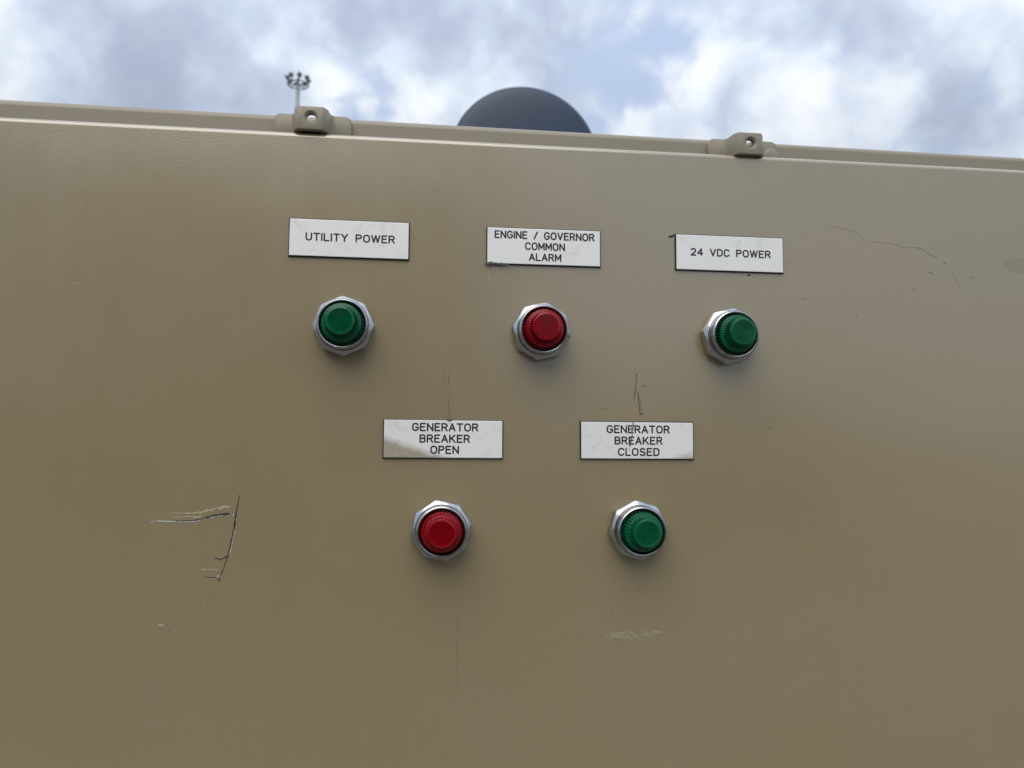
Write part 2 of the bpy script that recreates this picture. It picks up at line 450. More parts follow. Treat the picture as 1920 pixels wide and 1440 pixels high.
def cutter(bt, hz):
    prof = [(0.0031, bt-0.012), (0.0031, bt-0.0012), (0.0050, bt+0.0006), (0.0052, bt+0.004)]
    return lathe('bore', prof, 40, cap0=True, cap1=True)
bme, BH, BT, BTH = bracket()
def bored(me):
    o = bpy.data.objects.new('t', me); COL.objects.link(o)
    c = bpy.data.objects.new('c', cutter(BT, 0)); COL.objects.link(c); c.location = (0.0004, 0, BH*0.53)
    md = o.modifiers.new('b', 'BOOLEAN'); md.operation = 'DIFFERENCE'; md.object = c; md.solver = 'EXACT'
    dg = bpy.context.evaluated_depsgraph_get(); dg.update()
    out = bpy.data.meshes.new_from_object(o.evaluated_get(dg))
    bpy.data.objects.remove(o); bpy.data.objects.remove(c)
    return out
bme2 = bored(bme); bme2.name = 'clamp_bracket'
for (px, lab) in ((586.5, 'bored clamp bracket on the rim in front of the light mast'), (1391.5, 'bored clamp bracket with a round weld pad on the rim')):
    p = at(px, 250, FRAME_Y-0.004)
    top = at(px-20 if px < 900 else px+20, 214 if px < 900 else 263.5, FRAME_Y-0.0045).z
    b = link('clamp_bracket', bme2 if px < 900 else bme2.copy(), M_PAINT, cab, (p.x, FRAME_Y+0.0002, top-BH), smooth=True, label=lab)
    link('shade_block', box('shade_block', -0.0095, 0.0095, -BT+0.0042, -0.001, 0.0004, 0.0032, 0.0004), M_GASKET, b)  # added dark block standing in for the deep shadow under the boss
    if px > 900:
        link('weld_pad', lathe('weld_pad', [(0.0058, 0.0040), (0.0057, 0.0050), (0.0050, 0.0054), (0.002, 0.0056)], 36), M_PAINT, b, (0.0205, 0, 0.0042), smooth=True)

# ------------------------------------------------------------------ stroke lettering
def arc(cx, cy, rx, ry, a0, a1, n=10):
    return [(cx+rx*math.cos(math.radians(a0+(a1-a0)*k/n)), cy+ry*math.sin(math.radians(a0+(a1-a0)*k/n))) for k in range(n+1)]
W6 = 0.60
GL = {
 'A': (0.66, [[(0, 0), (.33, 1), (.66, 0)], [(.11, .32), (.55, .32)]]),
 'B': (.58, [[(0, 0), (0, 1)], [(0, 1)]+arc(.34, .765, .20, .235, 90, -90)+[(0, .53)], [(0.34, .53)]+arc(.36, .265, .22, .265, 90, -90)+[(0, 0)]]),
 'C': (.62, [arc(.32, .66, .32, .34, 25, 180)+arc(.32, .34, .32, .34, 180, 335)]),
 'D': (.60, [[(0, 0), (0, 1)], [(0, 1)]+arc(.28, .66, .32, .34, 90, 0)+arc(.28, .34, .32, .34, 0, -90)+[(0, 0)]]),
 'E': (.54, [[(.54, 1), (0, 1), (0, 0), (.54, 0)], [(0, .53), (.45, .53)]]),
 'G': (.64, [arc(.32, .66, .32, .34, 28, 180)+arc(.32, .34, .32, .34, 180, 360)+[(.64, .46), (.36, .46)]]),
 'I': (0.0, [[(0, 0), (0, 1)]]),
 'K': (.62, [[(0, 0), (0, 1)], [(.58, 1), (0, .36)], [(.21, .58), (.62, 0)]]),
 'L': (.52, [[(0, 1), (0, 0), (.52, 0)]]),
 'M': (.72, [[(0, 0), (0, 1), (.36, .25), (.72, 1), (.72, 0)]]),
 'N': (.62, [[(0, 0), (0, 1), (.62, 0), (.62, 1)]]),
 'O': (.66, [arc(.33, .64, .33, .36, 0, 180)+arc(.33, .36, .33, .36, 180, 360)+[(.66, .64)]]),
 'P': (.58, [[(0, 0), (0, 1)], [(0, 1)]+arc(.33, .74, .25, .26, 90, -90)+[(0, .48)]]),
 'R': (.60, [[(0, 0), (0, 1)], [(0, 1)]+arc(.34, .745, .24, .255, 90, -90)+[(0, .49)], [(.33, .49), (.60, 0)]]),
 'S': (.60, [arc(.30, .745, .28, .255, 30, 180, 8)+arc(.30, .75, .28, .24, 180, 265, 5)+arc(.30, .26, .30, .25, 85, 0, 5)+arc(.30, .26, .30, .26, 0, -155, 9)]),
 'T': (.62, [[(0, 1), (.62, 1)], [(.31, 1), (.31, 0)]]),
 'U': (.60, [[(0, 1), (0, .30)]+arc(.30, .30, .30, .30, 180, 360)+[(.60, .30), (.60, 1)]]),
 'V': (.64, [[(0, 1), (.32, 0), (.64, 1)]]),
 'W': (.92, [[(0, 1), (.23, 0), (.46, 1), (.69, 0), (.92, 1)]]),
 'Y': (.66, [[(0, 1), (.33, .48), (.66, 1)], [(.33, .48), (.33, 0)]]),
 '/': (.44, [[(0, -.02), (.44, 1.02)]]),
 '2': (.58, [arc(.29, .72, .28, .28, 165, -25, 10)+[(.50, .50), (.0, 0), (.58, 0)]]),
 '4': (.64, [[(.46, 0), (.46, 1), (0, .30), (.64, .30)]]),
 ' ': (.46, []),
}
def clean(pts):
    r = [pts[0]]
    for p in pts[1:]:
        if math.hypot(p[0]-r[-1][0], p[1]-r[-1][1]) > 1e-4: r.append(p)
    return r
def text_mesh(txt, x0, x1, ztop, h, y, sw=0.00096):
    """stroke text filling x0..x1 (metres, plate coordinates)"""
    gap = 0.29; tot = sum(GL[c][0] for c in txt)+gap*(len(txt)-1)
    k = (x1-x0-sw)/tot; vs, fs = [], []; cx = x0+sw/2; n = 0
    for c in txt:
        w, st = GL[c]
        for s in st:
            pts = [(cx+px*k, ztop-h+sw/2+py*(h-sw)) for px, py in clean(s)]
            run = [pts[0]]                       # break the stroke at sharp corners, each leg gets round ends
            for q in range(1, len(pts)):
                run.append(pts[q])
                if q < len(pts)-1:
                    d1 = Vector(pts[q])-Vector(pts[q-1]); d2 = Vector(pts[q+1])-Vector(pts[q])
                    if d1.angle(d2) > math.radians(50):
                        ribbon(vs, fs, run, sw, y-0.000004*(n % 7)); n += 1; run = [pts[q]]
            ribbon(vs, fs, run, sw, y-0.000004*(n % 7)); n += 1
        cx += (w+gap)*k
    return facing(mesh('lettering', vs, fs))

PW, PH = 0.075, 0.0242
PLATES = [
 ('utility power', -0.04906, 0.13235, [('UTILITY POWER', 10.2, 66.1, 8.9, 5.3)], []),
 ('engine governor alarm', 0.0759, 0.13181, [('ENGINE / GOVERNOR', 4.9, 71.0, 2.1, 5.3), ('COMMON', 24.9, 51.3, 9.3, 5.3), ('ALARM', 27.4, 48.9, 16.5, 5.2)], []),
 ('24 volt power', 0.20212, 0.13200, [('24 VDC POWER', 10.0, 66.0, 9.2, 5.3)], []),
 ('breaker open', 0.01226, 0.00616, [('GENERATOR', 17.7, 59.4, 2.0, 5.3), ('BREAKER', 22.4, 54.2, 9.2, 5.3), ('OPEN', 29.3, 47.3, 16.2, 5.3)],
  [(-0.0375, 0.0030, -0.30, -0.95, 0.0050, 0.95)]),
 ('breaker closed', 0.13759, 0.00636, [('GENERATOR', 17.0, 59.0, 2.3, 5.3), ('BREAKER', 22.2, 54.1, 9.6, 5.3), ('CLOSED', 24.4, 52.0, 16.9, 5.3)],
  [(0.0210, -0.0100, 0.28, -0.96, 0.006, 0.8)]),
]
LABELS = {'utility power': 'white nameplate reading UTILITY POWER', 'engine governor alarm': 'white nameplate reading ENGINE / GOVERNOR COMMON ALARM',
          '24 volt power': 'white nameplate reading 24 VDC POWER', 'breaker open': 'white nameplate reading GENERATOR BREAKER OPEN, brown reflection painted along the bottom',
          'breaker closed': 'white nameplate reading GENERATOR BREAKER CLOSED with a brown scrape'}
plate_obj = {}
for key, px, pz, lines, brown_reflection in PLATES:
    T = 0.0017; bv = 0.0011
    vs = []
    for ins, y in ((0, 0.0002), (0, -T+bv*0.75), (bv, -T)):
        for sx, sz in ((-1, -1), (1, -1), (1, 1), (-1, 1)): vs.append((sx*(PW/2-ins+0.0003), y, sz*(PH/2-ins+0.0003)))
    fs = [(0, 1, 2, 3), (8, 9, 10, 11)]
    for a in (0, 4):
        for k in range(4): fs.append((a+k, a+(k+1) % 4, a+4+(k+1) % 4, a+4+k))
    core = link('nameplate', fix(mesh('nameplate', vs, fs)), M_BLACKCORE, cab, (px, 0, CAM_H+pz), label=LABELS[key])
    core.rotation_euler = (0, {'utility power': 0.001, 'engine governor alarm': -0.002, 'breaker closed': -0.0015}.get(key, 0), 0)
    ins = bv*0.30
    vs = []
    for i2, y in ((ins, -T+bv*0.45), (bv*0.95, -T-0.00006)):
        for sx, sz in ((-1, -1), (1, -1), (1, 1), (-1, 1)):
            # the laminate wraps part of the bevel on the upper and side edges only slightly
            vs.append((sx*(PW/2-(i2 if i2 > bv*0.5 else bv*0.62)+0.0003), y if i2 > bv*0.5 else -T+bv*0.02, sz*(PH/2-(i2 if i2 > bv*0.5 else bv*0.62)+0.0003)))
    fs = [(4, 5, 6, 7)]+[(k, (k+1) % 4, 4+(k+1) % 4, 4+k) for k in range(4)]
    face = link('face_sheet', facing(mesh('face_sheet', vs, fs)), plate_mat('silver_laminate_'+key, brown_reflection), core)
    for txt, a, b_, zt, h in lines:
        link('lettering', text_mesh(txt, -PW/2+a/1000, -PW/2+b_/1000, PH/2-zt/1000, h/1000, -T-0.00011), M_INK, core)
    plate_obj[key] = core

# ------------------------------------------------------------------ pilot lights
def nut_mesh(rot, af=0.0349):
    n = 128; a = af/2; vs, fs = [], []
    rings = 9; r_in = 0.0150; hc = 0.0058; hi = 0.0094
    def oct_r(t):
        d = ((t-rot) % (math.pi/4))-math.pi/8
        return a/math.cos(d)
    # soften the eight corners slightly
    rmax = a/math.cos(math.pi/8)
    outer = [min(oct_r(2*math.pi*k/n+0.0), rmax*0.992) for k in range(n)]
    def top(r): return min(hi, hi-(r-0.0162)*math.tan(math.radians(36))) if r > 0.0162 else hi
    ring_list = []
    for i in range(rings+1):
        f = i/rings; ring_list.append([(r_in+(o-r_in)*f) for o in outer])
    for R_ in ring_list:
        for k, r in enumerate(R_):
            t = 2*math.pi*k/n; vs.append((r*math.cos(t), -top(r), r*math.sin(t)))
    # small edge radius then the flats down to the gasket
    for extra, dz in ((0.00018, 0.0003), (0.00018, None), (-0.0006, 'b')):
        for k, o in enumerate(outer):
            t = 2*math.pi*k/n; r = o+extra
            h = top(o)-dz if isinstance(dz, float) else (0.0012 if dz is None else 0.0006)
            vs.append((r*math.cos(t), -h, r*math.sin(t)))
    rows = rings+1+3
    for i in range(rows-1):
        for k in range(n):
            k2 = (k+1) % n; fs.append((i*n+k, i*n+k2, (i+1)*n+k2, (i+1)*n+k))
    return fix(mesh('locking_nut', vs, fs))
def rot_snap(deg):
    # keep a mesh column on every corner of the octagon
    return math.radians(round(deg/(360/128))*(360/128))
BZ = [(0.0150, 0.0075), (0.0150, 0.0112), (0.01515, 0.0116), (0.0156, 0.0119), (0.0158, 0.0124), (0.0158, 0.0146), (0.01565, 0.0154), (0.0152, 0.0160), (0.0146, 0.0163),
      (0.0141, 0.0162), (0.0137, 0.0158), (0.0135, 0.0150), (0.0134, 0.0085), (0.0090, 0.0080), (0.002, 0.0080)]
bezel_me = lathe('pilot_light', BZ, 96)
nfl = 36
def cap_mod(i, r, h, a):
    tag_ = CAPP[i][2]
    if tag_: return r-0.0011*tag_*(0.5-0.5*math.cos(a*nfl))**0.7
    return r
CAPP = [(0.0131, 0.0070, 0), (0.0131, 0.0124, 0), (0.0129, 0.0128, 0), (0.01245, 0.0130, 1), (0.01245, 0.0176, 1), (0.01225, 0.0184, 0.6), (0.01195, 0.0189, 0), (0.01150, 0.0191, 0), (0.0105, 0.0191, 0), (0.01020, 0.0193, 0.4),
        (0.01010, 0.0199, 1), (0.0095, 0.0235, 1), (0.00885, 0.0262, 0.8), (0.00862, 0.0268, 0), (0.0083, 0.0273, 0), (0.0078, 0.02745, 0), (0.0071, 0.0275, 0), (0.00690, 0.0273, 0)]
r = 0.00685
while r > 0.0010:                       # concentric moulded ridges
    CAPP += [(r-0.00010, 0.02690, 0), (r-0.00048, 0.02690, 0), (r-0.00075, 0.02745, 0), (r-0.00090, 0.02745, 0)]
    r -= 0.00112
CAPP += [(0.0005, 0.0272, 0), (0.0003, 0.0272, 0)]
lens_me = lathe('lens', [(p[0], p[1]) for p in CAPP], 360, cap_mod)
gasket_me = lathe('gasket', [(0.0145, 0.0), (0.0171, 0.0), (0.0172, 0.0008), (0.0168, 0.0010), (0.0145, 0.0010)], 64, cap1=False)
LIGHTS = [(-0.0509, 0.0758, 'g', 2, 'green pilot light under the UTILITY POWER nameplate'),
          (0.0738, 0.0755, 'r', -8, 'red pilot light under the ENGINE / GOVERNOR nameplate'),
          (0.1995, 0.0753, 'g', -8, 'green pilot light under the 24 VDC POWER nameplate'),
          (0.0115, -0.0502, 'r', 11, 'red pilot light under the GENERATOR BREAKER OPEN nameplate'),
          (0.1364, -0.0506, 'g', 5, 'green pilot light under the GENERATOR BREAKER CLOSED nameplate')]
for i, (x, z, c, rot, lab) in enumerate(LIGHTS):
    pl = link('pilot_light', bezel_me if i == 0 else bezel_me.copy(), M_BEZEL, cab, (x, 0, CAM_H+z), smooth=True, label=lab)
    link('locking_nut', nut_mesh(rot_snap(rot)), M_ZINC, pl, smooth=True)
    ln = link('lens', lens_me.copy(), M_GREEN if c == 'g' else M_RED, pl, smooth=True)
    ln.rotation_euler = (0.0, rnd.uniform(0, 6.28), 0)
    link('gap_shade', lathe('gap_shade', [(0.01345, 0.0120), (0.01325, 0.0120), (0.0132, 0.0088), (0.010, 0.0086), (0.002, 0.0086)], 64), M_GAP_SHADE, pl, smooth=True)  # black lining added to darken the recess around the lens like shade
    link('gasket', gasket_me.copy() if i else gasket_me, M_GASKET, pl, smooth=True)

# ------------------------------------------------------------------ wear on the door
def from_crop(x0, y0, s, pts):
    out = []
    for p in pts:
        q = at(x0+p[0]/s, y0+p[1]/s, 0.0); out.append((q.x, q.z))
    return out
MMPX = 0.000335
def densify(pts, n, wob):
    out = []
    for a, b in zip(pts[:-1], pts[1:]):
        for k in range(n):
            f = k/n; out.append((a[0]+(b[0]-a[0])*f+rnd.gauss(0, wob), a[1]+(b[1]-a[1])*f+rnd.gauss(0, wob)))
    out.append(pts[-1]); return out
def scratch(strokes, mat, y=-0.00012, parent=door, name='scratch', jit=0.45):
    """strokes: (points (x,z), width0, width1)"""
    single = name in ('paint_nick', 'dark_nick', 'scuff_mark')
    vs, fs = [], []; o = None
    for n_, (pts, w0, w1) in enumerate(strokes):
        pts = densify(pts, 2 if single else 5, 0.0 if single else 0.00006); n = len(pts)
        ws = [(w0+(w1-w0)*k/(n-1))*rnd.uniform(0.75, 1.2) for k in range(n)]
        ws[0] *= 0.4; ws[-1] *= 0.5
        if not single: vs, fs = [], []
        ribbon(vs, fs, pts, ws, y-0.000006*(n_ % 9), caps=False, jit=jit)
        if not single: o = link(name, facing(mesh(name, vs, fs)), mat, parent)
    if single: o = link(name, facing(mesh(name, vs, fs)), mat, parent, kind='stuff')
    return o
c = lambda pts: from_crop(260, 900, 6.546, pts)
u = MMPX/6.546
scratch([(c([(135, 525), (200, 504), (300, 507), (450, 512), (620, 513), (720, 503), (820, 470), (920, 446), (1030, 432), (1125, 432)]), 8*u, 13*u),
         (c([(220, 505), (320, 508), (440, 510)]), 8*u, 20*u), (c([(1150, 435), (1175, 437)]), 22*u, 10*u)], M_SCR_WHITE)
scratch([(c([(450, 500), (570, 501), (680, 496), (760, 481), (850, 452), (920, 437), (1000, 423), (1060, 418), (1115, 416)]), 5*u, 27*u)], M_SCR_DARK, -0.0002)
scratch([(c([(330, 405), (480, 408), (620, 408), (750, 398), (860, 370), (960, 347), (1130, 328)]), 6*u, 30*u),
         (c([(400, 463), (520, 455), (640, 452), (780, 450)]), 10*u, 16*u), (c([(760, 1098), (860, 1102), (970, 1100)]), 14*u, 10*u)], M_SCR_PALE, -0.00008, jit=0.7)
scratch([(c([(1237, 178), (1222, 280), (1208, 350), (1195, 430), (1182, 520), (1170, 600)]), 6*u, 20*u),
         (c([(1170, 600), (1155, 670), (1140, 730), (1120, 830), (1092, 930), (1052, 1060), (1005, 1175)]), 14*u, 7*u),
         (c([(935, 955), (1010, 972), (1060, 945), (1112, 925)]), 9*u, 10*u), (c([(785, 1192), (860, 1193), (905, 1200), (960, 1195)]), 5*u, 12*u),
         (c([(975, 1225), (1000, 1228)]), 20*u, 12*u)], M_SCR_DARK, -0.00022)
scratch([(c([(1182, 600), (1168, 690), (1150, 780), (1135, 850), (1118, 905)]), 12*u, 14*u), (c([(760, 1215), (775, 1200), (850, 1206), (960, 1211)]), 6*u, 9*u),
         (c([(965, 1170), (985, 1190), (1005, 1200)]), 35*u, 22*u), (c([(1232, 260), (1212, 420), (1196, 540)]), 4*u, 5*u), (c([(945, 945), (1010, 955), (1055, 935)]), 6*u, 6*u)], M_SCR_PALE, -0.00016)
c = lambda pts: from_crop(1090, 680, 7.2, pts)
u = MMPX/7.2
scratch([(c([(735, 158), (752, 162)]), 22*u, 20*u), (c([(743, 170), (741, 230), (738, 295)]), 12*u, 8*u), (c([(760, 392), (768, 450), (775, 540), (790, 665)]), 16*u, 12*u),
         (c([(780, 455), (800, 560), (815, 665)]), 4*u, 6*u), (c([(780, 690), (825, 688)]), 20*u, 22*u), (c([(790, 306), (865, 306), (876, 322), (862, 328)]), 4*u, 6*u), (c([(310, 612), (333, 625)]), 10*u, 10*u)], M_SCR_BROWN, -0.00016)
scratch([(c([(728, 300), (720, 400), (706, 540)]), 26*u, 8*u), (c([(745, 300), (735, 360), (728, 440)]), 10*u, 10*u)], plain('smoky_rub', (0.19, 0.157, 0.105), 0.7, var=0.2, vscale=900), -0.00009, jit=0.8)
c = lambda pts: from_crop(760, 670, 9.6, pts)
u = MMPX/9.6
scratch([(c([(770, 285), (780, 420), (790, 530)]), 9*u, 6*u), (c([(772, 730), (778, 840), (788, 960), (786, 1085)]), 6*u, 8*u), (c([(708, 240), (700, 355), (660, 455)]), 4*u, 6*u)], M_SCR_BROWN)
c = lambda pts: from_crop(1400, 400, 3.6, pts)
u = MMPX/3.6
scratch([(c([(550, 90), (640, 100), (740, 130), (780, 155), (795, 200)]), 1.0*u, 1.6*u), (c([(850, 185), (930, 205), (960, 200), (1070, 235), (1120, 228), (1185, 240), (1230, 275), (1290, 300)]), 2*u, 2.4*u),
         (c([(1370, 385), (1420, 460), (1452, 515)]), 1.0*u, 2.0*u)], M_SCR_FAINT, name='hairline_crack', jit=0.2)
# pale scuff below the lower green light
st = []
for k in range(90):
    f = rnd.random(); x = 1132+f*98; y = 1191-6*max(0, f-0.6)*2.2+rnd.gauss(0, 4.2*(0.4+math.sin(math.pi*min(1, f*1.05))*0.8))
    L = rnd.uniform(3, 13); q = [at(x, y, 0), at(x+L/2, y+rnd.uniform(-1, 1), 0), at(x+L, y+rnd.uniform(-1.5, 1.5), 0)]
    st.append(([(p.x, p.z) for p in q], rnd.uniform(.5, 1.1)*MMPX*1.6, rnd.uniform(.5, 1.3)*MMPX*1.6))
c = lambda pts: from_crop(1100, 1150, 9.6, pts)
st.append((c([(1330, 200), (1345, 280), (1400, 350)]), 5*MMPX/9.6, 12*MMPX/9.6))
scratch(st, plain('pale_scuff', (0.37, 0.335, 0.24), 0.85), -0.00006, name='scuff_mark', jit=0.6)
# light drips and nicks
def nicks(pts, mat, name, y=-0.0001, k=1.0):
    st = []
    for (x, yy, dx, dy, w) in pts:
        w = min(w, 0.55*math.hypot(dx, dy)+0.3); dx *= 1.2
        a, b = at(x-dx/2, yy-dy/2, 0), at(x+dx/2, yy+dy/2, 0)
        st.append(([(a.x, a.z), ((a.x+b.x)/2, (a.z+b.z)/2+0.00003), (b.x, b.z)], w*k*MMPX, w*k*MMPX))
    return scratch(st, mat, y, name=name)
nicks([(153, 308, 4, 1, 1.8), (151.5, 347.5, 3, 3, 2), (156.5, 350.5, 2, 1, 1.6), (152, 385.5, 5, 4, 1.8), (143.5, 495, 6, 0.5, 2), (382, 1133.5, 3, 1, 3), (350, 1158, 5, 0.5, 2),
       (302, 1172, 9, 1, 5), (328, 1182.5, 4, 0.5, 1.6), (144, 531, 12, 5, 1.2), (990, 1084, 3, 2, 2.2), (1203, 1284, 3, 1, 1.6), (1100, 1340, 3, 1, 1.6), (1363, 1092, 6, 2, 1), (147, 357, 2, 1, 1.4)], M_SCR_PALE, 'paint_nick')
nicks([(1539, 1313, 3, 2, 2.6), (1191.5, 1350, 3, 3, 2.4), (1873, 1367, 3, 1, 2.2), (1330, 1164, 3, 5, 1.2), (1148, 1150, 3, 2, 2), (20, 1180, 1, 4, 1.4), (1197, 1105, 1, 6, 1), (1772, 493, 5, 4, 1.8), (1745, 512, 6, 4, 1.6), (1821, 521, 6, 2, 1.4),
       (1714, 542, 3, 2, 2), (1481, 492, 3, 2, 2), (1506, 560, 6, 1, 1.8), (1444, 802, 5, 1, 2.2), (1860, 523, 2, 3, 1.8), (1594, 585, 2, 2, 2), (1606, 594, 3, 1, 2), (1448, 790, 2, 2, 1.2)], M_SCR_BROWN, 'dark_nick', k=0.62)
scratch([([(at(x, y, 0).x, at(x, y, 0).z) for x, y in ((770, 420), (777, 434), (791, 447))], 1.2*MMPX, 1*MMPX), ([(at(x, y, 0).x, at(x, y, 0).z) for x, y in ((885, 491), (900, 493), (911, 497))], .7*MMPX, 1*MMPX),
         ([(at(x, y, 0).x, at(x, y, 0).z) for x, y in ((916, 502), (918, 525), (921, 558))], 1*MMPX, .6*MMPX), ([(at(x, y, 0).x, at(x, y, 0).z) for x, y in ((768, 492), (768.5, 505))], .8*MMPX, .6*MMPX)], M_SCR_PALE, name='hair_scratch', jit=0.1)
scratch([([(at(x, y, 0).x, at(x, y, 0).z) for x, y in ((1253, 446), (1258, 443), (1264, 442))], 3*MMPX, 5*MMPX), ([(at(x, y, 0).x, at(x, y, 0).z) for x, y in ((1401, 515.5), (1407, 516.5))], 4*MMPX, 3*MMPX)], M_SCR_DARK, name='dirt_fleck')
scratch([([(at(x, y, 0).x, at(x, y, 0).z) for x, y in ((858, 1128), (861, 1140), (858, 1170), (857, 1220), (857, 1298))], .6*MMPX, .5*MMPX)], M_SCR_FAINT, name='run_mark', jit=0.5)
# tiny flecks all over the paint, denser towards the upper right
vs, fs = [], []
for k in range(420):
    x, y = rnd.uniform(0, 1920), rnd.uniform(240, 1440)
    if rnd.random() > 0.18+0.75*(x/1920)*max(0.05, 1-(y-240)/900): continue
    p = at(x, y, 0)
    if p.z > DZ1-0.006: continue
    s = rnd.choice((0.5, 0.7, 0.9, 1.2, 1.6))*MMPX; a = rnd.gauss(-0.5, 0.6); L = s*rnd.uniform(1, 3.2)
    d = Vector((math.cos(a), math.sin(a)))*L/2
    ribbon(vs, fs, [(p.x-d.x, p.z-d.y), (p.x+d.x*0.2, p.z+d.y*0.2+s*.2), (p.x+d.x, p.z+d.y)], [s*.4, s, s*.3], -0.00007, caps=False)
link('paint_flecks', facing(mesh('paint_flecks', vs, fs)), M_SCR_FAINT, door, kind='stuff')

# wear on the nameplates (plate coordinates)
def on_plate(key, x0, y0, s, strokes, mat, name, y=-0.00192):
    o = plate_obj[key]; out = []
    for pts, w0, w1 in strokes:
        q = [at(x0+a/s, y0+b/s, -0.0017) for a, b in pts]
        out.append(([(v.x-o.location.x, v.z-o.location.z) for v in q], w0*MMPX/s, w1*MMPX/s))
    return scratch(out, mat, y, o, name, 0.6)
on_plate('breaker closed', 1090, 680, 7.2, [([(700, 808), (692, 860), (678, 935)], 26, 34)], plain('tan_scrape', (0.40, 0.34, 0.25), 0.8, var=0.4, vscale=900), 'scrape')
on_plate('breaker closed', 1090, 680, 7.2, [([(688, 960), (676, 1040), (664, 1080), (656, 1132)], 12, 20), ([(705, 815), (688, 920)], 10, 12)], plain('brown_scrape', (0.14, 0.11, 0.085), 0.8, var=0.5, vscale=900), 'scrape', -0.00196)
on_plate('breaker closed', 1090, 680, 7.2, [([(652, 1150), (642, 1190)], 20, 12)], plain('grey_scrape', (0.5, 0.5, 0.48), 0.8), 'scrape')
on_plate('breaker open', 760, 670, 9.6, [([(748, 1125), (790, 1140), (845, 1130)], 24, 20), ([(765, 1145), (815, 1150)], 26, 18)], M_SCR_DARK, 'chip', -0.00188)
on_plate('breaker open', 760, 670, 9.6, [([(785, 1160), (795, 1215)], 14, 8)], plain('chip_tail', (0.45, 0.42, 0.36), 0.8), 'scrape')
on_plate('engine governor alarm', 890, 410, 4.966, [([(92, 418), (150, 414), (240, 420), (335, 436)], 34, 6)], M_GREEN_CHIP, 'grime_lump', -0.0020)
on_plate('engine governor alarm', 890, 410, 4.966, [([(120, 404), (180, 408), (265, 418)], 5, 5)], plain('green_smear', (0.10, 0.24, 0.07), 0.8), 'smear', -0.00206)

# ------------------------------------------------------------------ raised fuel tank behind the cabinet
def tank():
    Y = 3.4
    c0 = at(984, 297, Y); depth = (c0-CAM).dot(F); R = 141/FPX*depth
    root = empty('fuel_tank', (c0.x, Y, 0)); tag(root, 'dark blue grey round drum tank rising behind the tan cabinet', 'tank')
    m, t, b = material('dark_tank_paint'); p = obj_pos(t)
    f = tnoise(t, p, 3.0, 5, 0.6)
    t.links.new(tmix(t, trange(t, f, 0.3, 0.7, 0, 1), (0.010, 0.028, 0.066), (0.016, 0.038, 0.084)), b.inputs['Base Color'])
    b.inputs['Roughness'].default_value = 0.42
    L = 1.5
    prof = [(R, -L), (R, -0.02), (R*0.995, -0.006), (R*0.975, 0.0), (R*0.955, 0.003)]
    link('tank_shell', lathe('tank_shell', prof, 128, cap0=True, cap1=False), m, root, (0, 0, c0.z), smooth=True)
    dish = [(R*0.957*math.cos(a), 0.002+R*0.07*math.sin(a)) for a in [math.radians(k*7.5) for k in range(12)]]+[(R*0.02, 0.002+R*0.07)]
    link('tank_end', lathe('tank_end', dish, 128), m, root, (0, 0, c0.z), smooth=True)
    ms = plain('tank_stand_steel', (0.06, 0.065, 0.07), 0.6, vscale=10)
    zt = c0.z-R*0.80
    for sx in (-1, 1):
        for yy in (0.25, 1.25):
            vs, fs = [], []; bar(vs, fs, (sx*R*0.95, yy, -0.02), (sx*R*0.62, yy, zt+R*0.02), 0.035, 12)
            link('leg', fix(mesh('leg', vs, fs)), ms, root, smooth=True)
    for yy in (0.25, 1.25):
        vs, fs = [], []
        n = 20
        for w in (-0.04, 0.04):
            for rr in (R*0.995, R*1.06):
                for k in range(n+1):
                    a = math.radians(210+120*k/n); vs.append((rr*math.cos(a), yy+w, c0.z+rr*math.sin(a)))
        m1 = n+1
        for k in range(n):
            for a, b_ in ((0, 1), (1, 3), (3, 2), (2, 0)): fs.append((a*m1+k, a*m1+k+1, b_*m1+k+1, b_*m1+k))
        fs += [(0, m1, 3*m1, 2*m1), (n, m1+n, 3*m1+n, 2*m1+n)]
        link('saddle', fix(mesh('saddle', vs, fs)), ms, root)
        vs, fs = [], []; bar(vs, fs, (-R*0.93, yy, zt*0.25), (R*0.66, yy, zt*0.92), 0.015, 8); bar(vs, fs, (R*0.93, yy, zt*0.25), (-R*0.66, yy, zt*0.92), 0.015, 8)
        link('brace', fix(mesh('brace', vs, fs)), ms, root)
tank()

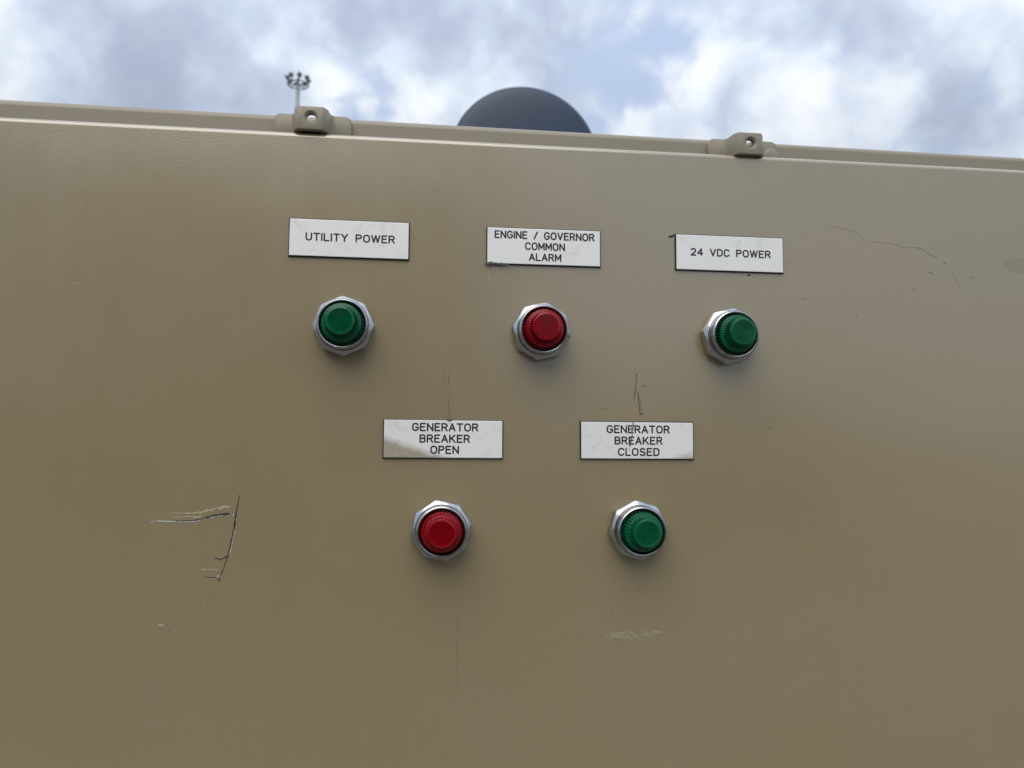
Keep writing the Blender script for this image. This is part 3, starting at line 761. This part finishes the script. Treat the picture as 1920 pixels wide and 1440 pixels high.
# ------------------------------------------------------------------ high mast light
def mast():
    Y = 66.0
    hd = at(559, 151, Y)
    depth = (hd-CAM).dot(F); k = depth/FPX        # metres per photo pixel out there
    root = empty('light_mast', (hd.x, Y, 0)); tag(root, 'distant pale high mast with a ring of floodlights against the clouds', 'light mast')
    mp = plain('galvanised_pole', (0.42, 0.47, 0.46), 0.55, metal=0.2, vscale=2)
    mf = plain('floodlight_housing', (0.13, 0.135, 0.12), 0.5, vscale=8)
    mg = plain('floodlight_glass', (0.30, 0.31, 0.24), 0.25, vscale=8)
    z0 = hd.z-6*k
    vs, fs = [], []
    N_ = 16
    segs = [(0, 0.42), (z0*0.3, 0.34), (z0*0.7, 0.24), (z0, 0.165)]
    for z, r in segs:
        for q in range(N_):
            a = 2*math.pi*q/N_; vs.append((r*math.cos(a), r*math.sin(a), z))
    for i in range(len(segs)-1):
        for q in range(N_): fs.append((i*N_+q, i*N_+(q+1) % N_, (i+1)*N_+(q+1) % N_, (i+1)*N_+q))
    fs.append(tuple(range(N_))); fs.append(tuple(3*N_+q for q in range(N_)))
    link('pole', fix(mesh('pole', vs, fs)), mp, root, smooth=True)
    # head ring with spokes
    RR = 19*k
    vs, fs = [], []
    n = 24
    for q in range(n):
        a, b_ = 2*math.pi*q/n, 2*math.pi*(q+1)/n
        bar(vs, fs, (RR*math.cos(a), RR*math.sin(a), z0-0.1), (RR*math.cos(b_), RR*math.sin(b_), z0-0.1), 0.05, 6)
    for q in range(8):
        a = 2*math.pi*q/8+0.2; bar(vs, fs, (0.1*math.cos(a), 0.1*math.sin(a), z0-0.1), (RR*math.cos(a), RR*math.sin(a), z0-0.1), 0.04, 6)
    link('head_ring', fix(mesh('head_ring', vs, fs)), mf, root)
    vs, fs = [], []; bar(vs, fs, (0, 0, z0-0.2), (0, 0, z0+10*k), 0.09, 8); bar(vs, fs, (0, 0, z0+10*k), (0, 0, z0+26*k), 0.03, 6)
    link('lightning_rod', fix(mesh('lightning_rod', vs, fs)), mf, root)
    nl = 8
    for q in range(nl):
        a = 2*math.pi*q/nl+0.28
        c_ = Vector((RR*math.cos(a), RR*math.sin(a), z0+9*k))
        vs, fs = [], []
        bar(vs, fs, (RR*math.cos(a), RR*math.sin(a), z0-0.1), c_-Vector((0, 0, 0.1)), 0.04, 6)
        link('lamp_arm', fix(mesh('lamp_arm', vs, fs)), mf, root)
        # tapered floodlight body, glass looking down and out
        d = Vector((math.cos(a)*0.75, math.sin(a)*0.75, -0.66)).normalized()
        vs, fs = [], []; bar(vs, fs, c_-d*0.18, c_+d*0.05, 0.10, 14, 0.20); bar(vs, fs, c_+d*0.051, c_+d*0.14, 0.215, 14, 0.215)
        fl = link('floodlight', fix(mesh('floodlight', vs, fs)), mf, root, smooth=True)
        vs, fs = [], []; bar(vs, fs, c_+d*0.135, c_+d*0.15, 0.19, 14)
        link('glass', fix(mesh('glass', vs, fs)), mg, fl)
mast()

# ------------------------------------------------------------------ unseen containers, added behind the camera to darken reflections in the paint
def blocker_container(x0, y, z, col, label):
    L, Wd, H = 6.06, 2.44, 2.59
    root = empty('reflection_blocker', (x0, y, z)); tag(root, label, 'blocker_container', 'unseen containers added to darken reflections in the cabinet door')
    mc = plain('reflection_blocker_paint', col, 0.5, vscale=3, var=0.25)
    def corr(name, axis, fixed, length, off, inward):
        vs, fs = [], []; n = int(length/0.28); pts = []
        for k in range(n):
            b0 = off+0.1+(length-0.2)*k/n; st = (length-0.2)/n
            pts += [(b0, 0), (b0+st*.25, 0), (b0+st*.5, inward), (b0+st*.75, inward)]
        pts.append((off+length-0.1, 0))
        for u, d in pts:
            for zz in (0.12, H-0.12): vs.append((u, fixed+d, zz) if axis == 'x' else (fixed+d, u, zz))
        for k in range(len(pts)-1): fs.append((2*k, 2*k+2, 2*k+3, 2*k+1))
        link(name, mesh(name, vs, fs), mc, root)
    corr('side_wall', 'x', -0.03, L, 0, -0.04); corr('side_wall', 'x', -Wd+0.03, L, 0, 0.04)
    corr('end_wall', 'y', 0.03, Wd, -Wd, 0.04); corr('end_wall', 'y', L-0.03, Wd, -Wd, -0.04)
    link('roof', box('roof', 0.05, L-0.05, -Wd+0.05, -0.05, H-0.06, H-0.02), mc, root)
    link('floor', box('floor', 0.05, L-0.05, -Wd+0.05, -0.05, 0.06, 0.14), mc, root)
    for xx in (0, L-0.14):
        for yy in (-Wd, -0.14): link('corner_post', box('corner_post', xx, xx+0.14, yy, yy+0.14, 0, H, 0.01), mc, root)
    for zz in (0.003, H-0.123):
        for yy in (-Wd+0.003, -0.123): link('rail', box('rail', 0.14, L-0.14, yy, yy+0.12, zz, zz+0.12, 0.008), mc, root)
blocker_container(-5.3, -8.2, 0.0, (0.14, 0.045, 0.03), 'unseen rust red container added to block reflections, lower of the stacked pair')
blocker_container(-5.25, -8.2, 2.59, (0.05, 0.06, 0.07), 'unseen dark grey container added to block reflections, stacked on the rust red one')
blocker_container(2.4, -14.0, 0.0, (0.10, 0.085, 0.06), 'unseen brown container added to block reflections, standing alone on the gravel')
